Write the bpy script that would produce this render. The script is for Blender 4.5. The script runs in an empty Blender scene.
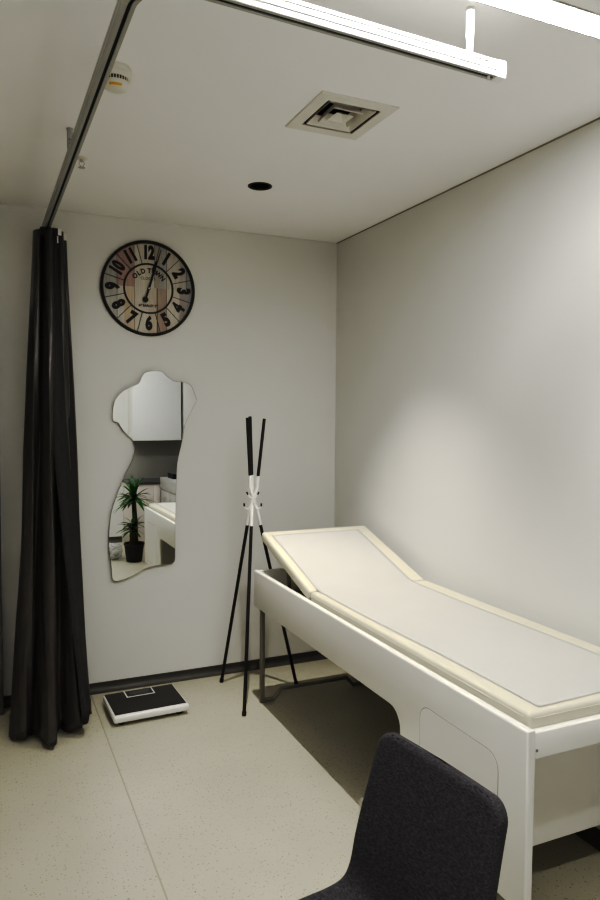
import bpy, bmesh, math, random
from mathutils import Vector, Matrix, noise as mnoise
random.seed(7)
PI = math.pi
sc = bpy.context.scene
COL = sc.collection

# ------------------------------------------------------------------ materials
def mat(name, col, rough=0.5, metal=0.0, spec=0.5, var=0.0, vscale=8.0, bump=0.0, bscale=60.0,
        coat=0.0, sheen=0.0, emit=None, estr=0.0, trans=0.0, stretch=None):
    m = bpy.data.materials.new(name)
    m.use_nodes = True
    nt = m.node_tree; N = nt.nodes; L = nt.links
    b = N['Principled BSDF']
    b.inputs['Base Color'].default_value = (*col, 1)
    b.inputs['Roughness'].default_value = rough
    b.inputs['Metallic'].default_value = metal
    b.inputs['Specular IOR Level'].default_value = spec
    b.inputs['Coat Weight'].default_value = coat
    b.inputs['Sheen Weight'].default_value = sheen
    b.inputs['Transmission Weight'].default_value = trans
    if emit:
        b.inputs['Emission Color'].default_value = (*emit, 1)
        b.inputs['Emission Strength'].default_value = estr
    tc = N.new('ShaderNodeTexCoord')
    src = tc.outputs['Object']
    if stretch:
        mp = N.new('ShaderNodeMapping'); mp.inputs['Scale'].default_value = stretch
        L.new(src, mp.inputs['Vector']); src = mp.outputs['Vector']
    if var > 0:
        n = N.new('ShaderNodeTexNoise'); n.inputs['Scale'].default_value = vscale; n.inputs['Detail'].default_value = 4
        L.new(src, n.inputs['Vector'])
        r = N.new('ShaderNodeValToRGB')
        r.color_ramp.elements[0].position = 0.3; r.color_ramp.elements[1].position = 0.7
        r.color_ramp.elements[0].color = (*[max(0, c*(1-var)) for c in col], 1)
        r.color_ramp.elements[1].color = (*[min(1, c*(1+var)) for c in col], 1)
        L.new(n.outputs['Fac'], r.inputs['Fac']); L.new(r.outputs['Color'], b.inputs['Base Color'])
    if bump > 0:
        n2 = N.new('ShaderNodeTexNoise'); n2.inputs['Scale'].default_value = bscale; n2.inputs['Detail'].default_value = 3
        L.new(src, n2.inputs['Vector'])
        bp = N.new('ShaderNodeBump'); bp.inputs['Strength'].default_value = bump; bp.inputs['Distance'].default_value = 0.002
        L.new(n2.outputs['Fac'], bp.inputs['Height']); L.new(bp.outputs['Normal'], b.inputs['Normal'])
    return m

M = {}
M['wall'] = mat('wall_paint', (0.69, 0.684, 0.656), 0.6, spec=0.3, var=0.015, vscale=2, bump=0.05, bscale=300)
M['ceiling'] = mat('ceiling_paint', (0.88, 0.87, 0.86), 0.85, spec=0.2, var=0.012, vscale=2)
M['skirting'] = mat('skirting_vinyl', (0.065, 0.061, 0.053), 0.5, var=0.06, vscale=20)
M['door_grey'] = mat('door_grey_paint', (0.10, 0.097, 0.09), 0.5, var=0.03)
M['white_laminate'] = mat('white_laminate', (0.72, 0.71, 0.67), 0.38, var=0.012, vscale=3)
M['grey_laminate'] = mat('grey_laminate', (0.40, 0.395, 0.38), 0.4, var=0.012)
M['white_metal'] = mat('white_powder_coat', (0.78, 0.77, 0.74), 0.4, var=0.01)
M['alu'] = mat('anodised_aluminium', (0.52, 0.51, 0.49), 0.33, metal=0.75, var=0.02, vscale=15)
M['alu_white'] = mat('grey_track_enamel', (0.36, 0.36, 0.35), 0.35, var=0.01)
M['steel_brown'] = mat('grey_painted_steel', (0.23, 0.215, 0.185), 0.45, metal=0.2, var=0.03)
M['black'] = mat('black_paint', (0.010, 0.010, 0.011), 0.45, var=0.1)
M['dark_slot'] = mat('dark_gap', (0.012, 0.012, 0.012), 0.8, var=0.05)
M['chrome'] = mat('chrome', (0.75, 0.75, 0.75), 0.12, metal=1.0, var=0.01)
M['cream'] = mat('cream_vinyl', (0.60, 0.575, 0.46), 0.42, var=0.02, vscale=5, bump=0.08, bscale=200)
M['seam'] = mat('cream_piping', (0.62, 0.58, 0.46), 0.5, var=0.03)
M['paper'] = mat('examination_paper', (0.495, 0.485, 0.450), 0.75, var=0.012, vscale=6, bump=0.1, bscale=25)
M['curtain'] = mat('black_satin', (0.060, 0.055, 0.051), 0.30, spec=0.5, var=0.12, vscale=30, bump=0.12, bscale=14, stretch=(1, 1, 0.25))
M['curtain_back'] = mat('charcoal_blackout_cloth', (0.046, 0.045, 0.046), 0.8, spec=0.3, var=0.1, vscale=60)
M['scale_black'] = mat('scale_rubber_mat', (0.014, 0.014, 0.014), 0.4, var=0.1, vscale=40, bump=0.15, bscale=500)
M['scale_white'] = mat('scale_white_plastic', (0.74, 0.73, 0.70), 0.35, var=0.01)
M['lcd'] = mat('lcd_window', (0.05, 0.05, 0.05), 0.12, var=0.05)
M['plastic_white'] = mat('white_plastic', (0.68, 0.66, 0.61), 0.4, var=0.01)
M['yellow'] = mat('amber_label', (0.62, 0.36, 0.03), 0.5, var=0.05)
M['mirror'] = mat('mirror_silver', (0.86, 0.88, 0.87), 0.0, metal=1.0)
M['mirror_edge'] = mat('mirror_backing', (0.10, 0.11, 0.10), 0.4, var=0.05)
M['ink'] = mat('printed_black', (0.012, 0.010, 0.009), 0.6, var=0.1)
M['clock_black'] = mat('clock_black_metal', (0.008, 0.008, 0.008), 0.5, var=0.1)
M['white_dot'] = mat('white_dot', (0.8, 0.8, 0.78), 0.4, var=0.01)
M['lamp'] = mat('lamp_diffuser', (0.9, 0.9, 0.9), 0.5, emit=(1.0, 0.985, 0.96), estr=102.0)
M['lamp_fill'] = mat('fill_lamp_diffuser', (0.9, 0.9, 0.9), 0.5, emit=(1.0, 0.985, 0.96), estr=58.0)
M['worktop'] = mat('grey_worktop', (0.09, 0.09, 0.092), 0.4, var=0.15, vscale=60)
M['cab_pink'] = mat('warm_white_laminate', (0.56, 0.51, 0.48), 0.45, var=0.015)
M['backsplash'] = mat('grey_backsplash', (0.30, 0.29, 0.275), 0.4, var=0.02)
M['pot'] = mat('black_pot', (0.02, 0.02, 0.021), 0.45, var=0.1)
M['soil'] = mat('soil', (0.035, 0.025, 0.018), 0.95, var=0.4, vscale=80, bump=0.8, bscale=120)
M['bark'] = mat('cane_bark', (0.10, 0.065, 0.04), 0.85, var=0.3, vscale=40, bump=0.6, bscale=60, stretch=(1, 1, 4))
M['leaf'] = mat('yucca_leaf', (0.035, 0.11, 0.03), 0.4, var=0.4, vscale=12)
M['blue'] = mat('blue_card', (0.03, 0.25, 0.42), 0.5, var=0.05)
M['pplastic'] = mat('clear_film', (0.85, 0.85, 0.84), 0.18, trans=0.55, spec=0.6, var=0.02)
M['vent_dark'] = mat('duct_dark', (0.012, 0.012, 0.011), 0.9, var=0.1)
M['reflector'] = mat('black_reflector', (0.035, 0.035, 0.037), 0.3, var=0.1)

def fabric_mat():
    m = mat('charcoal_tweed', (0.03, 0.029, 0.033), 0.95, spec=0.1, sheen=0.06)
    nt = m.node_tree; N = nt.nodes; L = nt.links; b = N['Principled BSDF']
    tc = N.new('ShaderNodeTexCoord')
    n = N.new('ShaderNodeTexNoise'); n.inputs['Scale'].default_value = 420; n.inputs['Detail'].default_value = 2
    mp = N.new('ShaderNodeMapping'); mp.inputs['Scale'].default_value = (1, 0.25, 1)
    L.new(tc.outputs['Object'], mp.inputs['Vector']); L.new(mp.outputs['Vector'], n.inputs['Vector'])
    r = N.new('ShaderNodeValToRGB')
    r.color_ramp.elements[0].position = 0.35; r.color_ramp.elements[1].position = 0.72
    r.color_ramp.elements[0].color = (0.034, 0.0325, 0.036, 1); r.color_ramp.elements[1].color = (0.078, 0.075, 0.082, 1)
    L.new(n.outputs['Fac'], r.inputs['Fac']); L.new(r.outputs['Color'], b.inputs['Base Color'])
    bp = N.new('ShaderNodeBump'); bp.inputs['Strength'].default_value = 0.5; bp.inputs['Distance'].default_value = 0.002
    L.new(n.outputs['Fac'], bp.inputs['Height']); L.new(bp.outputs['Normal'], b.inputs['Normal'])
    return m
M['tweed'] = fabric_mat()

def floor_mat():
    m = bpy.data.materials.new('speckled_vinyl'); m.use_nodes = True
    nt = m.node_tree; N = nt.nodes; L = nt.links; b = N['Principled BSDF']
    tc = N.new('ShaderNodeTexCoord')
    base = N.new('ShaderNodeTexNoise'); base.inputs['Scale'].default_value = 3; base.inputs['Detail'].default_value = 5
    L.new(tc.outputs['Object'], base.inputs['Vector'])
    r = N.new('ShaderNodeValToRGB')
    r.color_ramp.elements[0].position = 0.3; r.color_ramp.elements[1].position = 0.7
    r.color_ramp.elements[0].color = (0.385, 0.370, 0.300, 1); r.color_ramp.elements[1].color = (0.425, 0.405, 0.33, 1)
    L.new(base.outputs['Fac'], r.inputs['Fac'])
    cur = r.outputs['Color']
    for scale, th, col, seed in ((58, 0.15, (0.13, 0.088, 0.055, 1), 0.0), (46, 0.12, (0.17, 0.11, 0.07, 1), 3.7), (85, 0.2, (0.29, 0.245, 0.18, 1), 9.1)):
        mp = N.new('ShaderNodeMapping'); mp.inputs['Location'].default_value = (seed, seed*2, 0); mp.inputs['Scale'].default_value = (1, 1.3, 1)
        L.new(tc.outputs['Object'], mp.inputs['Vector'])
        v = N.new('ShaderNodeTexVoronoi'); v.inputs['Scale'].default_value = scale; v.inputs['Randomness'].default_value = 1.0
        L.new(mp.outputs['Vector'], v.inputs['Vector'])
        lt = N.new('ShaderNodeMath'); lt.operation = 'LESS_THAN'; lt.inputs[1].default_value = th
        L.new(v.outputs['Distance'], lt.inputs[0])
        # only some of the cells carry a chip
        sx = N.new('ShaderNodeSeparateColor'); L.new(v.outputs['Color'], sx.inputs['Color'])
        gt = N.new('ShaderNodeMath'); gt.operation = 'GREATER_THAN'; gt.inputs[1].default_value = 0.5
        L.new(sx.outputs['Red'], gt.inputs[0])
        mu = N.new('ShaderNodeMath'); mu.operation = 'MULTIPLY'; L.new(lt.outputs[0], mu.inputs[0]); L.new(gt.outputs[0], mu.inputs[1])
        mx = N.new('ShaderNodeMix'); mx.data_type = 'RGBA'
        L.new(mu.outputs[0], mx.inputs['Factor']); L.new(cur, mx.inputs[6]); mx.inputs[7].default_value = col
        cur = mx.outputs[2]
    # welded seam parallel to the long wall at x = 0.525
    sp = N.new('ShaderNodeSeparateXYZ'); L.new(tc.outputs['Object'], sp.inputs[0])
    sb = N.new('ShaderNodeMath'); sb.operation = 'SUBTRACT'; sb.inputs[1].default_value = 0.524; L.new(sp.outputs['X'], sb.inputs[0])
    ab = N.new('ShaderNodeMath'); ab.operation = 'ABSOLUTE'; L.new(sb.outputs[0], ab.inputs[0])
    lt = N.new('ShaderNodeMath'); lt.operation = 'LESS_THAN'; lt.inputs[1].default_value = 0.0032; L.new(ab.outputs[0], lt.inputs[0])
    mx = N.new('ShaderNodeMix'); mx.data_type = 'RGBA'; L.new(lt.outputs[0], mx.inputs['Factor']); L.new(cur, mx.inputs[6])
    mx.inputs[7].default_value = (0.26, 0.24, 0.18, 1)
    L.new(mx.outputs[2], b.inputs['Base Color'])
    b.inputs['Roughness'].default_value = 0.32; b.inputs['Specular IOR Level'].default_value = 0.4
    n2 = N.new('ShaderNodeTexNoise'); n2.inputs['Scale'].default_value = 18; L.new(tc.outputs['Object'], n2.inputs['Vector'])
    bp = N.new('ShaderNodeBump'); bp.inputs['Strength'].default_value = 0.06; bp.inputs['Distance'].default_value = 0.003
    L.new(n2.outputs['Fac'], bp.inputs['Height']); L.new(bp.outputs['Normal'], b.inputs['Normal'])
    return m
M['floor'] = floor_mat()

def dial_mat():
    m = bpy.data.materials.new('painted_planks'); m.use_nodes = True
    nt = m.node_tree; N = nt.nodes; L = nt.links; b = N['Principled BSDF']
    tc = N.new('ShaderNodeTexCoord'); sp = N.new('ShaderNodeSeparateXYZ'); L.new(tc.outputs['Object'], sp.inputs[0])
    mr = N.new('ShaderNodeMapRange'); mr.inputs['From Min'].default_value = -0.27; mr.inputs['From Max'].default_value = 0.27
    L.new(sp.outputs['X'], mr.inputs['Value'])
    def ramp(stops):
        r = N.new('ShaderNodeValToRGB'); r.color_ramp.interpolation = 'CONSTANT'
        e = r.color_ramp.elements
        e[0].position = 0; e[0].color = (*stops[0][1], 1); e[1].position = stops[1][0]; e[1].color = (*stops[1][1], 1)
        for p, c in stops[2:]:
            x = e.new(p); x.color = (*c, 1)
        L.new(mr.outputs['Result'], r.inputs['Fac']); return r.outputs['Color']
    g = (0.030, 0.026, 0.022)
    up = ramp([(0, (0.417, 0.409, 0.393)), (.165, g), (.170, (0.409, 0.302, 0.274)), (.345, g), (.350, (0.569, 0.540, 0.486)), (.56, g), (.563, (0.398, 0.365, 0.316)), (.62, (0.404, 0.396, 0.383)), (.69, g), (.694, (0.540, 0.507, 0.457)), (.83, (0.450, 0.425, 0.401)), (.91, g), (.914, (0.349, 0.361, 0.373))])
    dn = ramp([(0, (0.474, 0.466, 0.449)), (.165, g), (.170, (0.554, 0.541, 0.513)), (.24, (0.562, 0.484, 0.385)), (.345, g), (.350, (0.582, 0.554, 0.501)), (.49, (0.528, 0.478, 0.413)), (.585, g), (.59, (0.394, 0.324, 0.275)), (.69, g), (.694, (0.581, 0.548, 0.494)), (.83, (0.392, 0.363, 0.343)), (.91, (0.335, 0.348, 0.360))])
    gt = N.new('ShaderNodeMath'); gt.operation = 'GREATER_THAN'; gt.inputs[1].default_value = 0.005; L.new(sp.outputs['Z'], gt.inputs[0])
    mx = N.new('ShaderNodeMix'); mx.data_type = 'RGBA'; L.new(gt.outputs[0], mx.inputs['Factor']); L.new(dn, mx.inputs[6]); L.new(up, mx.inputs[7])
    mp = N.new('ShaderNodeMapping'); mp.inputs['Scale'].default_value = (90, 1, 9); L.new(tc.outputs['Object'], mp.inputs['Vector'])
    n = N.new('ShaderNodeTexNoise'); n.inputs['Scale'].default_value = 1; n.inputs['Detail'].default_value = 6; L.new(mp.outputs['Vector'], n.inputs['Vector'])
    r2 = N.new('ShaderNodeValToRGB'); r2.color_ramp.elements[0].position = .3; r2.color_ramp.elements[1].position = .65
    r2.color_ramp.elements[0].color = (.74, .72, .70, 1); r2.color_ramp.elements[1].color = (1, 1, 1, 1); L.new(n.outputs['Fac'], r2.inputs['Fac'])
    m2 = N.new('ShaderNodeMix'); m2.data_type = 'RGBA'; m2.blend_type = 'MULTIPLY'; m2.inputs['Factor'].default_value = 0.7
    L.new(mx.outputs[2], m2.inputs[6]); L.new(r2.outputs['Color'], m2.inputs[7])
    L.new(m2.outputs[2], b.inputs['Base Color']); b.inputs['Roughness'].default_value = 0.6
    return m
M['dial'] = dial_mat()

# ------------------------------------------------------------------ mesh helpers
def B(): return bmesh.new()
def box(bm, lo, hi, bev=0.0, seg=2):
    lo = Vector(lo); hi = Vector(hi)
    r = bmesh.ops.create_cube(bm, size=1)
    vs = r['verts']
    for v in vs:
        v.co = Vector((lo[i] + (v.co[i]+0.5)*(hi[i]-lo[i]) for i in range(3)))
    if bev > 0:
        es = list({e for v in vs for e in v.link_edges})
        bmesh.ops.bevel(bm, geom=es, offset=bev, segments=seg, affect='EDGES', profile=0.5)
def tube(bm, pts, r, n=12, caps=True, r_end=None):
    pts = [Vector(p) for p in pts]
    rings = []; up = None
    for i, p in enumerate(pts):
        if i == 0: d = pts[1]-pts[0]
        elif i == len(pts)-1: d = pts[-1]-pts[-2]
        else: d = (pts[i+1]-p).normalized() + (p-pts[i-1]).normalized()
        d.normalize()
        if up is None:
            up = Vector((0, 0, 1)) if abs(d.z) < 0.9 else Vector((1, 0, 0))
        a = d.cross(up); a.normalize(); c = a.cross(d); up = c
        rr = r if r_end is None else r + (r_end-r)*i/(len(pts)-1)
        rings.append([bm.verts.new(p + (a*math.cos(2*PI*k/n)+c*math.sin(2*PI*k/n))*rr) for k in range(n)])
    for q, s in zip(rings, rings[1:]):
        for k in range(n): bm.faces.new((q[k], q[(k+1) % n], s[(k+1) % n], s[k]))
    if caps:
        bm.faces.new(rings[0][::-1]); bm.faces.new(rings[-1])
def lathe(bm, prof, c=(0, 0, 0), n=40, axis='z', closed_ends=True):
    c = Vector(c); rings = []
    for r, h in prof:
        ring = []
        for k in range(n):
            a = 2*PI*k/n; u, v = r*math.cos(a), r*math.sin(a)
            ring.append(bm.verts.new(c + (Vector((u, v, h)) if axis == 'z' else Vector((u, h, v)))))
        rings.append(ring)
    for q, s in zip(rings, rings[1:]):
        for k in range(n): bm.faces.new((q[k], q[(k+1) % n], s[(k+1) % n], s[k]))
    if closed_ends:
        bm.faces.new(rings[0][::-1]); bm.faces.new(rings[-1])
def prism(bm, poly, f0, f1, bev=0.0, seg=2):
    """poly: list of 2D pts; f0/f1: functions mapping (a,b) to 3D at the two ends."""
    v0 = [bm.verts.new(f0(a, b)) for a, b in poly]; v1 = [bm.verts.new(f1(a, b)) for a, b in poly]
    fa = bm.faces.new(v0); fb = bm.faces.new(v1[::-1]); n = len(poly)
    for i in range(n): bm.faces.new((v0[i], v1[i], v1[(i+1) % n], v0[(i+1) % n]))
    if bev > 0:
        bmesh.ops.recalc_face_normals(bm, faces=bm.faces[:])
        bmesh.ops.bevel(bm, geom=list(fa.edges)+list(fb.edges), offset=bev, segments=seg, affect='EDGES', profile=0.5)
def catmull(pts, n):
    out = []; P = [Vector(p) for p in pts]
    for i in range(len(P)-1):
        a = P[i-1] if i else 2*P[0]-P[1]; b = P[i]; c = P[i+1]; d = P[i+2] if i+2 < len(P) else 2*P[-1]-P[-2]
        for k in range(n):
            t = k/n
            out.append(0.5*((2*b)+(c-a)*t+(2*a-5*b+4*c-d)*t*t+(-a+3*b-3*c+d)*t**3))
    out.append(P[-1]); return out
def obj(name, bm, m, parent=None, smooth=True, angle=40, label=None):
    bmesh.ops.recalc_face_normals(bm, faces=bm.faces[:])
    me = bpy.data.meshes.new(name); bm.to_mesh(me); bm.free()
    for mm in (m if isinstance(m, (list, tuple)) else [m]): me.materials.append(mm)
    if smooth:
        for p in me.polygons: p.use_smooth = True
        try: me.set_sharp_from_angle(angle=math.radians(angle))
        except Exception: pass
    o = bpy.data.objects.new(name, me); COL.objects.link(o)
    if parent: o.parent = parent
    if label: o['label'] = label
    return o
def tag(o, label, cat, group=None):
    o['label'] = label; o['category'] = cat
    if group: o['group'] = group
    return o
def thing(name, label, cat, loc=(0, 0, 0), rot=(0, 0, 0), group=None):
    o = bpy.data.objects.new(name, None); COL.objects.link(o)
    o.empty_display_size = 0.05; o.location = loc; o.rotation_euler = rot
    return tag(o, label, cat, group)
def struct(name, bm, m, parent=None, smooth=False):
    o = obj(name, bm, m, parent, smooth)
    if not parent: o['kind'] = 'structure'
    return o
def bx(name, lo, hi, m, parent=None, bev=0.0, label=None):
    bm = B(); box(bm, lo, hi, bev); return obj(name, bm, m, parent, label=label)
def text_mesh(name, body, size, m, parent, matrix, xs=1.0, bold=0.0, depth=0.0006):
    cu = bpy.data.curves.new(name+'_c', 'FONT'); cu.body = body; cu.size = size
    cu.align_x = 'CENTER'; cu.align_y = 'CENTER'; cu.extrude = depth; cu.offset = bold; cu.resolution_u = 3
    t = bpy.data.objects.new(name+'_t', cu); COL.objects.link(t)
    bpy.context.view_layer.update()
    me = bpy.data.meshes.new_from_object(t.evaluated_get(bpy.context.evaluated_depsgraph_get()))
    bpy.data.objects.remove(t); bpy.data.curves.remove(cu)
    me.transform(matrix @ Matrix.Diagonal((xs, 1, 1, 1)))
    me.name = name; me.materials.clear(); me.materials.append(m)
    o = bpy.data.objects.new(name, me); COL.objects.link(o); o.parent = parent
    return o

# ------------------------------------------------------------------ room
XL, XR, YB, YR, H = -1.40, 2.083, 4.0805, -0.95, 2.70
XA, YA = 2.95, 0.95            # alcove beyond the end of the right wall
T = 0.10
bm = B(); box(bm, (XL-T, YR-T, -0.1), (XA+T, YB+T, 0)); struct('floor', bm, M['floor'])

# ceiling with real openings for the lamp, the air vent and the downlights
LAMP = (0.58, 1.470, 1.662, 1.562)   # x0,y0,x1,y1
FILL_LAMP = (-1.00, 0.150, 1.50, 0.242)  # added fill strip, out of view, brightens the rear and the walls
VENT = (1.062+0.034, 2.199+0.034, 1.368-0.034, 2.524-0.034)
DL = [(1.229, 3.231), (-0.50, 3.00)]
DR = 0.052
def ceiling():
    bm = B()
    sq = 0.08
    holes = [LAMP, FILL_LAMP, VENT] + [(x-sq, y-sq, x+sq, y+sq) for x, y in DL]
    xs = sorted({XL-T, XA+T} | {h[0] for h in holes} | {h[2] for h in holes})
    ys = sorted({YR-T, YB+T} | {h[1] for h in holes} | {h[3] for h in holes})
    for x0, x1 in zip(xs, xs[1:]):
        for y0, y1 in zip(ys, ys[1:]):
            cx, cy = (x0+x1)/2, (y0+y1)/2
            if any(h[0] < cx < h[2] and h[1] < cy < h[3] for h in holes): continue
            bm.faces.new([bm.verts.new(p) for p in ((x0, y0, H), (x0, y1, H), (x1, y1, H), (x1, y0, H))])
    n = 48
    for x, y in DL:
        ci = []; so = []
        for k in range(n):
            a = 2*PI*k/n + PI/4; c, s = math.cos(a), math.sin(a); f = sq/max(abs(c), abs(s))
            ci.append(bm.verts.new((x+DR*c, y+DR*s, H))); so.append(bm.verts.new((x+f*c, y+f*s, H)))
        for k in range(n):
            j = (k+1) % n; bm.faces.new((ci[k], ci[j], so[j], so[k]))
    bmesh.ops.remove_doubles(bm, verts=bm.verts[:], dist=1e-5)
    # upper slab above the fixtures
    box(bm, (XL-T, YR-T, H+0.16), (XA+T, YB+T, H+0.22))
    struct('ceiling', bm, M['ceiling'])
ceiling()
bm = B(); box(bm, (XL-T, YB, 0), (XR+T, YB+T, H+0.16)); struct('wall_back', bm, M['wall'])
bm = B(); box(bm, (XR, YA, 0), (XR+T, YB, H+0.16)); struct('wall_right', bm, M['wall'])
bm = B(); box(bm, (XL-T, YR, 0), (XL, YB, H+0.16)); struct('wall_left', bm, M['wall'])
bm = B(); box(bm, (XL-T, YR-T, 0), (XA+T, YR, H+0.16)); struct('wall_rear', bm, M['wall'])
bm = B(); box(bm, (XA, YR, 0), (XA+T, YA+T, H+0.16)); struct('wall_alcove', bm, M['wall'])
bm = B(); box(bm, (XR+T, YA, 0), (XA, YA+T, H+0.16)); struct('wall_alcove_return', bm, M['wall'])
# coved skirting: cove profile swept along the walls
def skirting(name, p0, p1, nrm, h=0.05, d=0.012, cove=0.035):
    p0 = Vector(p0); p1 = Vector(p1); n = Vector(nrm)
    prof = [(0, 0), (0, h), (d*0.6, h)]
    for k in range(6):
        a = k/5*PI/2
        prof.append((d*0.6+cove*(1-math.cos(a))*0.9, 0.001+(h*0.75)*(1-math.sin(a))))
    prof.append((d*0.6+cove, 0))
    bm = B()
    prism(bm, prof, lambda a, b: p0+n*a+Vector((0, 0, b)), lambda a, b: p1+n*a+Vector((0, 0, b)))
    return struct(name, bm, M['skirting'], smooth=True)
skirting('baseboard_back', (0.07, YB, 0), (XR, YB, 0), (0, -1, 0))
skirting('baseboard_right', (XR, YA, 0), (XR, YB, 0), (-1, 0, 0))
skirting('baseboard_rear', (XL, YR, 0), (1.53, YR, 0), (0, 1, 0), h=0.07)
skirting('baseboard_left', (XL, YR, 0), (XL, YB, 0), (1, 0, 0), h=0.07)
# shadow joint between ceiling and right wall
bm = B(); box(bm, (XR-0.004, YA, H-0.006), (XR, YB, H-0.0005)); struct('trim_1', bm, mat('joint_shadow', (0.30, 0.29, 0.26), 0.8, var=0.05))
bm = B(); box(bm, (XL, YB-0.003, H-0.007), (XR-0.004, YB, H-0.0005)); struct('trim_2', bm, M['wall'])
# grey door at the left end of the back wall (only its casing edge reaches the frame)
bm = B(); box(bm, (-0.90, YB-0.045, 0.008), (-0.01, YB-0.005, 2.08)); d1 = struct('door_1', bm, M['door_grey'])
bm = B()
box(bm, (-0.01, YB-0.13, 0.0), (0.066, YB, 2.16), 0.003); box(bm, (-0.97, YB-0.13, 0.0), (-0.90, YB, 2.16), 0.003); box(bm, (-0.90, YB-0.13, 2.08), (-0.01, YB, 2.16), 0.003)
struct('door_frame', bm, M['door_grey'], d1)
bm = B(); tube(bm, [(-0.84, YB-0.045, 1.02), (-0.84, YB-0.095, 1.02), (-0.72, YB-0.095, 1.02)], 0.009); struct('door_handle', bm, M['chrome'], d1)

# ------------------------------------------------------------------ ceiling fixtures
def off(o, p):
    for v in o.data.vertices: v.co -= Vector(p)
    return o
def strip_lamp(rect, label, m):
    x0, y0, x1, y1 = rect
    lp = ((x0+x1)/2, (y0+y1)/2, H); f = 0.006
    t = thing('linear_ceiling_lamp', label, 'ceiling light', lp, group='recessed strip lamps')
    bm = B()
    box(bm, (x0, y0, H-0.004), (x0+f, y1, H+0.05)); box(bm, (x1-f, y0, H-0.004), (x1, y1, H+0.05))
    box(bm, (x0+f, y0, H-0.004), (x1-f, y0+f, H+0.05)); box(bm, (x0+f, y1-f, H-0.004), (x1-f, y1, H+0.05))
    box(bm, (x0+f, y0+f, H+0.04), (x1-f, y1-f, H+0.05))
    off(obj('housing', bm, M['alu'], t), lp)
    off(bx('diffuser', (x0+f, y0+f, H), (x1-f, y1-f, H+0.008), m, t, label='glowing white diffuser'), lp)
strip_lamp(LAMP, 'long narrow lit white strip lamp in the ceiling above the curtain rail', M['lamp'])
strip_lamp(FILL_LAMP, 'long added fill strip lamp in the ceiling in front of the wall cupboards', M['lamp_fill'])
def downlight(i, loc, label):
    t = thing('downlight', label, 'ceiling light', (*loc, H), group='black recessed downlights')
    bm = B()
    lathe(bm, [(DR-0.001, 0.001), (DR+0.006, 0.001), (DR+0.007, -0.003), (DR+0.002, -0.005), (DR-0.005, -0.002), (DR-0.006, 0.004)], n=48, closed_ends=False)
    bmesh.ops.bridge_loops
    obj('trim_ring', bm, M['black'], t)
    bm = B()
    prof = [(DR-0.003, 0.0), (DR-0.004, 0.02), (DR-0.008, 0.05), (DR-0.015, 0.08), (0.020, 0.10), (0.0195, 0.104)]
    lathe(bm, prof, n=48, closed_ends=False)
    obj('reflector', bm, M['reflector'], t)
    bm = B(); lathe(bm, [(0.0185, 0.112), (0.0185, 0.120)], n=24); obj('lamp_cap', bm, M['plastic_white'], t)
downlight(0, DL[0], 'small round black downlight in the ceiling behind the square air vent')
downlight(1, DL[1], 'small round black downlight in the ceiling left of the curtain rail')

vx0, vy0, vx1, vy1 = 1.062, 2.199, 1.368, 2.524
vc = ((vx0+vx1)/2, (vy0+vy1)/2, H)
t = thing('air_vent', 'square white ceiling air diffuser with concentric louvres', 'vent', vc)
hw, hh = (vx1-vx0)/2, (vy1-vy0)/2
def sqring(bm, a, za, b, zb):
    """sloped square band from half sizes a (at za) to b (at zb)"""
    q = [bm.verts.new((sx*a[0], sy*a[1], za)) for sx, sy in ((-1, -1), (1, -1), (1, 1), (-1, 1))]
    s = [bm.verts.new((sx*b[0], sy*b[1], zb)) for sx, sy in ((-1, -1), (1, -1), (1, 1), (-1, 1))]
    for k in range(4):
        j = (k+1) % 4; bm.faces.new((q[k], q[j], s[j], s[k]))
bm = B()
o_ = (hw, hh); i_ = (hw-0.046, hh-0.049)
sqring(bm, o_, 0.0, o_, -0.005); sqring(bm, o_, -0.005, (hw-0.004, hh-0.004), -0.007); sqring(bm, (hw-0.004, hh-0.004), -0.007, i_, -0.006)
sqring(bm, i_, -0.006, i_, -0.001); 
obj('frame', bm, M['plastic_white'], t, angle=20)
bm = B()
sqring(bm, (i_[0]+0.002, i_[1]+0.002), 0.0, (i_[0]+0.002, i_[1]+0.002), 0.12)
vv = [bm.verts.new((sx*(i_[0]+0.002), sy*(i_[1]+0.002), 0.12)) for sx, sy in ((-1, -1), (1, -1), (1, 1), (-1, 1))]; bm.faces.new(vv)
obj('duct', bm, M['vent_dark'], t)
for a, w in ((0.094, 0.022), (0.060, 0.017)):
    bm = B(); k = hh/hw
    sqring(bm, (a, a*k), -0.006, (a-w, (a-w)*k), 0.024); sqring(bm, (a, a*k), -0.006, (a, a*k), -0.001); sqring(bm, (a, a*k), -0.001, (a-w+0.001, (a-w+0.001)*k), 0.026)
    obj('louvre', bm, M['plastic_white'], t, angle=20)
bm = B(); k = hh/hw
a = 0.036
q = [bm.verts.new((sx*a, sy*a*k, -0.006)) for sx, sy in ((-1, -1), (1, -1), (1, 1), (-1, 1))]; ap = bm.verts.new((0, 0, 0.016))
for i in range(4): bm.faces.new((q[i], q[(i+1) % 4], ap))
obj('centre_cone', bm, M['plastic_white'], t, smooth=False)

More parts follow.
